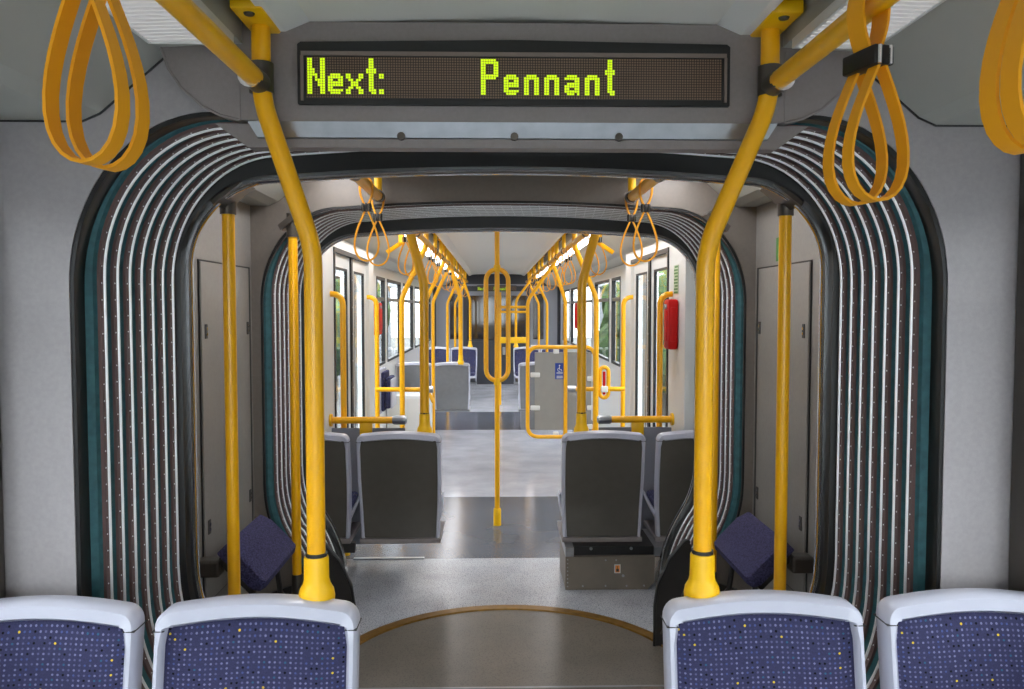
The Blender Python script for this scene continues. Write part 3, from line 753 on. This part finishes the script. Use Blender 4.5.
# ---------------------------------------------------------------- straps
def strap(x, y, z, L, W, bw, th, label, rz=0, group='overhead hand straps', double=.0, bz=.30):
    """hangs from a rail at height z; L: drop to the bottom of the loop"""
    root = thing('hand_strap', label, 'hand strap', (x, y, z), rz, group)
    flat = [(-bw/2,-th/2),(bw/2,-th/2),(bw/2,th/2),(-bw/2,th/2)]
    zb = -L*bz
    for off in ((-double, double) if double else (0,)):
        m = MB(); n = 30; pts = []
        for k in range(n+1):
            t = k/n; a = 2*math.pi*t
            # tear-drop below the buckle
            zz = zb + (-L - zb)*(1-math.cos(a))/2; xx = W/2*math.sin(a)*math.sin(a/2)**1.35*1.12
            pts.append((xx, off, zz))
        m.tube(pts[:-1], .01, closed=True, flat=flat)
        m.build('loop', 'strap', root, True)
    m = MB(); pts = []
    for k in range(24):
        a = 2*math.pi*k/24; zz = zb + (.028 - zb)*(1-math.cos(a))/2; xx = .032*math.sin(a)*math.sin(a/2)**.7
        pts.append((xx, 0, zz))
    m.tube(pts, .01, closed=True, flat=[(-bw*.8,-th/2),(bw*.8,-th/2),(bw*.8,th/2),(-bw*.8,th/2)]); m.build('hanger', 'strap', root, True)
    bk = MB(); e = double+bw/2+.004; bk.rbox(-.020, .020, -e, e, zb-.018, zb+.016, .004); b = bk.build('buckle', 'frame', root, True)
    ch = MB()
    for sx in (-.011,.011): ch.tube([(sx, -e-.001, zb-.017),(sx, -e-.001, zb+.014)], .0035, 8)
    ch.build('buckle_edge', 'chrome', b, True)
    return root
strap(-.607, 1.15, 2.135, .335, .132, .028, .005, 'large yellow double strap loop hanging at the upper left corner', R(-8), double=.024, bz=.19)
strap(.600, 1.40, 2.135, .350, .140, .025, .005, 'yellow strap with dark buckle hanging right of the display', R(14), double=.026)
strap(.594, .95, 2.135, .345, .125, .026, .005, 'blurred yellow strap cut off by the right picture edge', R(10), double=.016)
ST = 'yellow loop strap in the gangway module, %s'
sm_ = strap(-.572, 3.30, 2.105, .312, .122, .012, .007, ST % 'outer one on the left')
def st2(x, y, lab, rz=0): return dup(sm_, (x, y, 2.105 if y < 4 else 2.12), rz, lab, 'overhead hand straps')
st2(-.577, 3.66, ST % 'inner one on the left'); st2(.576, 3.66, ST % 'inner one on the right'); st2(.572, 3.30, ST % 'outer one on the right')
for s, nm in ((-1,'left'),(1,'right')):
    for k, y in enumerate((5.0,5.35,6.9,7.2,7.9,9.15,10.0,11.3,12.3,13.8,14.9)):
        st2(s*.60, y, 'yellow strap on the far %s handrail, %s' % (nm, ['nearest the gangway','second from the gangway','past the first door','just past the first door, rear one','before the windows','beside the first window','above the distant seats','beyond the distant seats','by the second door','near the last blue seats','last before the cab'][k]), R(random.uniform(-25,25)))

# ---------------------------------------------------------------- hatch panels in the module
for s, nm in ((-1,'left'),(1,'right')):
    x = s*(MH-.001)
    root = thing('hatch_panel', 'grey lockable hatch panel on the %s wall of the gangway module' % nm, 'hatch', (x, 3.42, .45))
    def bx(m, y0, y1, z0, z1, d): m.box(*(sorted((0, -s*d))), y0, y1, z0, z1)
    ya, yb = -.37, .235
    m = MB(); bx(m, ya, yb+.03, 0, 1.335, .004); m.build('gap', 'black', root)
    m = MB(); m.rbox(*(sorted((0, -s*.010))), ya+.007, yb-.007, .007, 1.328, .003); d = m.build('panel_door', 'module', root)
    for yy in (ya+.05, yb-.035):
        for zz in (1.06, .30):
            l = MB(); l.rbox(*(sorted((-s*.009, -s*.013))), yy-.013, yy+.013, zz-.028, zz+.028, .0018); lk = l.build('lock', 'dark', d)
            l = MB(); l.lathe((-s*.013, yy, zz+.01), [(0,0),(.006,0),(.006,-s*.003),(0,-s*.003)], 'x', 10); l.lathe((-s*.013, yy, zz-.01), [(0,0),(.006,0),(.006,-s*.003),(0,-s*.003)], 'x', 10); l.build('key_barrel', 'chrome', lk)
o = MB().box(MH-.012, MH-.001, 3.32, 3.42, 1.80, 1.90).build('emergency_sign', 'green'); tag(o, 'small green sign behind the right slim orange pole', 'sign')

# leaning seats (tip-up pads) in the module
for s, nm in ((-1,'left'),(1,'right')):
    root = thing('tip_up_seat', 'tilted blue patterned tip-up seat pad in the %s gangway corner' % nm, 'folding seat', (0,0,0))
    # pad: cross-section slopes down towards the aisle, long side runs along the car
    def P(a, b): # a along slope, b normal
        d = Vector((-s*.70, 0, -.714)); n = Vector((-s*.714, 0, .70)); o0 = Vector((s*1.06, 0, .712)); return o0 + d*a + n*b
    y0, y1 = 2.97, 3.45; m = MB()
    secs = [(0,.0),(.0,-.045),(.19,-.05),(.215,-.035),(.22,-.01),(.205,.012),(.15,.016),(.05,.016)]
    rows = []
    for y, k in ((y0,.82),(y0+.008,.95),(y0+.02,1),(y1-.02,1),(y1-.008,.95),(y1,.82)):
        rows.append([tuple(P(.11+(a-.11)*k, -.015+(b+.015)*k) + Vector((0,y,0))) for a, b in secs])
    m.grid(rows, close_u=True); m.f.append(tuple(range(8))); m.mi.append(0); m.f.append(tuple(40+i for i in range(8))); m.mi.append(0)
    m.build('seat_pad', 'padfabric', root, True)
    m = MB(); m.rbox(min(s*1.165,s*1.08), max(s*1.165,s*1.08), 2.97, 3.04, .59, .655, .01); m.build('hinge_box', 'clamp', root)
    m = MB(); q = [P(.02,-.05), P(.2,-.055), P(.2,-.075), P(.02,-.075)]
    m.add([(p.x, y, p.z) for y in (3.0, 3.48) for p in q], [(0,1,2,3),(7,6,5,4),(0,4,5,1),(1,5,6,2),(2,6,7,3),(3,7,4,0)]); m.build('pad_base', 'dark', root)
    m = MB(); m.tube([(s*1.0,3.40,.62),(s*.985,3.46,.36),(s*.93,3.52,.24)], .012, 8); m.tube([(s*1.10,3.1,.62),(s*1.08,3.4,.42),(s*1.12,3.5,.25)], .012, 8); m.build('strut', 'black', root, True)

# ---------------------------------------------------------------- fittings in the far car
root = thing('wheelchair_screen', 'tubular yellow screen with grey panel and wheelchair sticker', 'screen', (0, 8.4, 0))
loop = fillet([(.70,0,.24),(.30,0,.24),(.30,0,1.19),(1.01,0,1.19),(1.01,0,.24),(.70,0,.24)], .12, 7)
MB().tube(loop[:-1], .021, 12, closed=True).build('tube_frame', 'yellow', root, True)
MB().tube([(.70,0,0),(.70,0,1.19)], .021, 12).build('post', 'yellow', root, True)
MB().tube(fillet([(.30,0,1.10),(.30,0,1.68),(.60,0,2.10),(.60,0,2.31)], .2, 7), .019, 12).build('tall_post', 'yellow', root, True)
MB().tube([(.70,0,.0),(1.24,0,.0)], .0, 3) 
MB().rbox(.375, .975, .012, .026, .31, 1.135, .005).build('panel', 'screenpanel', root)
for x, z in ((.335,1.19),(.335,.90),(.335,.55),(.60,1.15),(.60,.27),(.96,.86),(.96,.55),(.96,.35)):
    a = .33 if x < .5 else x-.03
    MB().rbox(a, a+.10 if x < .5 else a+.06, -.005, .03, z-.03, z+.02, .008).build('panel_clip', 'white', root, True)
st_ = MB(); st_.box(.59,.685,.008,.0121,.85,1.02); sk = st_.build('sticker', 'blue', root)
w_ = MB(); w_.lathe((.637,.0075,.995), [(0,0),(.007,0),(.007,.0008),(0,.0008)], 'y', 10)
w_.tube([(.634,.0075,.985),(.636,.0075,.955),(.655,.0075,.952),(.662,.0075,.932)], .0035, 6)
w_.tube([(.634+.017*math.cos(a),.0075,.950+.017*math.sin(a)) for a in [math.pi*.6+k*.35 for k in range(11)]], .003, 6)
for z in (.918,.905,.880,.870,.860): w_.box(.605,.672,.0072,.0081,z,z+.005)
w_.build('wheelchair_symbol', 'white', sk)
o = thing('grab_loop', 'small yellow loop with red core standing on the right horizontal bar', 'grab loop', (.85, 6.53, .84))
pp = [(.035*math.cos(a), 0, .24+.035*math.sin(a)) for a in [math.pi*k/8 for k in range(9)]] + [(.035*math.cos(a), 0, .06+.035*math.sin(a)) for a in [math.pi+math.pi*k/8 for k in range(9)]]
MB().tube(pp, .017, 10, closed=True).build('loop', 'yellow', o, True)
MB().rbox(-.012,.012,-.006,.006,.05,.24,.004).build('core', 'red', o)
MB().rbox(-.03,.03,-.024,.024,.07,.12,.008).build('mount', 'white', o)
def wallbox(x0, x1, y0, y1, z0, z1, label, s):
    root = thing('extinguisher_box', label, 'box', (0,0,0))
    m = MB(); m.rbox(x0,x1,y0,y1,z0,z1,.015); m.build('cover', 'red', root, True)
    xf = x0 if s > 0 else x1; ym = (y0+y1)/2
    m = MB(); m.rbox(xf-.006, xf+.006, y0+.03, y1-.03, z0+.05, z1-.07, .004); m.build('raised_panel', 'red', root, True)
    m = MB(); m.rbox(x0+.015,x1-.015,y0-.005,y0+.003,z0+.05,z1-.05,.003); m.build('end_panel', 'red', root, True)
    m = MB(); m.rbox(xf-.012, xf+.012, ym-.02, ym+.02, z1-.06, z1-.03, .004); m.build('catch', 'steel', root, True)
    return root
wallbox(1.035, 1.099, 4.97, 5.11, 1.34, 1.655, 'red box on the right wall just before the doors', 1)
wallbox(-1.339, -1.20, 7.98, 8.24, 1.33, 1.655, 'red box on the left wall beyond the doors', -1)
wallbox(1.25, 1.339, 12.74, 12.96, 1.27, 1.68, 'small distant red box between the windows of the right wall', 1)
def notice(s, x, y0, y1, z0, z1, label):
    root = thing('wall_notice', label, 'notice', (s*x, (y0+y1)/2, (z0+z1)/2), 0, 'green notices above the red boxes'); h = (z1-z0)/2; w2 = (y1-y0)/2
    MB().box(*(sorted((0,-s*.003))), -w2, w2, -h, h).build('plate', 'greenpale', root)
    m = MB(); k = 9
    for i in range(k):
        z = h - (i+.5)*2*h/k; m.box(*(sorted((-s*.003,-s*.0045))), -w2*.8, w2*(.8 if i % 3 else .4), z-h/k*.65, z+h/k*.45)
    m.build('bands', 'green', root)
notice(1, 1.099, 4.98, 5.10, 1.69, 1.87, 'green striped notice above the near red box on the right')
notice(-1, 1.339, 8.30, 8.52, 1.69, 1.87, 'green striped notice above the red box on the left')

# cab bulkhead
YB = 16.8
struct(MB().box(-1.36, 1.36, YB, YB+.06, 0, 2.4).build('wall_cab', 'bulk'))
root = thing('cab_partition', 'dark cab partition with reflecting windows closing the far end', 'partition', (0, YB, 0))
MB().box(-.62,.62,-.02,.0,0,.90).build('lower_panel', 'bulk', root)
MB().box(-.60,-.03,-.02,.0,.95,1.86).box(.03,.60,-.02,0,.95,1.86).build('window_pane', 'darkglass', root)
MB().box(-.62,.62,-.03,.0,1.86,1.95).build('upper_rail', 'bulkgrey', root)
MB().box(-.62,.62,-.03,.0,2.06,2.10).build('top_rail', 'bulkgrey', root)
for s in (-1,1):
    MB().box(*(sorted((s*.70,s*1.27))),-.04,.0,0,2.06).build('side_panel', 'bulkgrey', root)
    MB().box(*(sorted((s*.76,s*.98))),-.05,-.04,.95,1.9).build('side_window', 'darkglass', root)
    MB().box(*(sorted((s*.62,s*.70))),-.05,.0,0,2.10).build('post', 'bulk', root)
MB().box(-.02,.02,-.03,0,0,1.86).build('door_gap', 'black', root)
MB().box(.12,.18,-.03,-.02,.62,.78).build('lock_plate', 'steel', root)
display(YB-.03, .0, 1.965, .78, 'small distant dot-matrix display above the cab partition')

# ---------------------------------------------------------------- outside
struct(MB().box(-60,60,-40,60,-.9,-.6).build('ground', 'ground'))
for s, nm, ys_ in ((-1,'left',(2,40)),(1,'right',(2,40))):
    root = thing('depot_building', 'pale low building outside, seen through the %s windows' % nm, 'building', (s*5.2, 0, -.6))
    x0, x1 = sorted((0, s*5)); MB().box(x0,x1,-12,40,0,3.2).build('facade', 'facade', root)
    for k in range(12):
        y = -10+k*4; a, b = sorted((-s*.03, 0)); MB().box(a,b,y,y+2.4,1.3,2.5).build('window', 'facadedark', root)
    a, b = sorted((-s*.3, s*5.2)); MB().box(a,b,-12.2,40.2,3.2,3.4).build('roof', 'facadedark', root)
def tree(x, y, h, label):
    root = thing('tree', label, 'tree', (x, y, -.6))
    MB().tube([(0,0,0),(.05,0,h*.35),(0,.05,h*.6)], [.14,.1,.06], 8).build('trunk', 'box', root, True)
    bm = bmesh.new(); rnd = random.Random(int(x*10+y))
    for k in range(14):
        mt = Matrix.Translation((rnd.uniform(-.8,.8), rnd.uniform(-.8,.8), h*rnd.uniform(.45,.95))) @ Matrix.Scale(rnd.uniform(.45,.8), 4)
        bmesh.ops.create_icosphere(bm, subdivisions=2, radius=1, matrix=mt)
    for v in bm.verts: v.co += Vector((rnd.uniform(-.09,.09), rnd.uniform(-.09,.09), rnd.uniform(-.09,.09)))
    me = bpy.data.meshes.new('crown'); bm.to_mesh(me); bm.free(); me.materials.append(M['leaf'])
    o = bpy.data.objects.new('crown', me); COL.objects.link(o); o.parent = root
tree(3.3, 16, 2.7, 'green tree outside beyond the right door windows')
tree(-3.9, 19, 2.6, 'green tree outside beyond the left door windows')
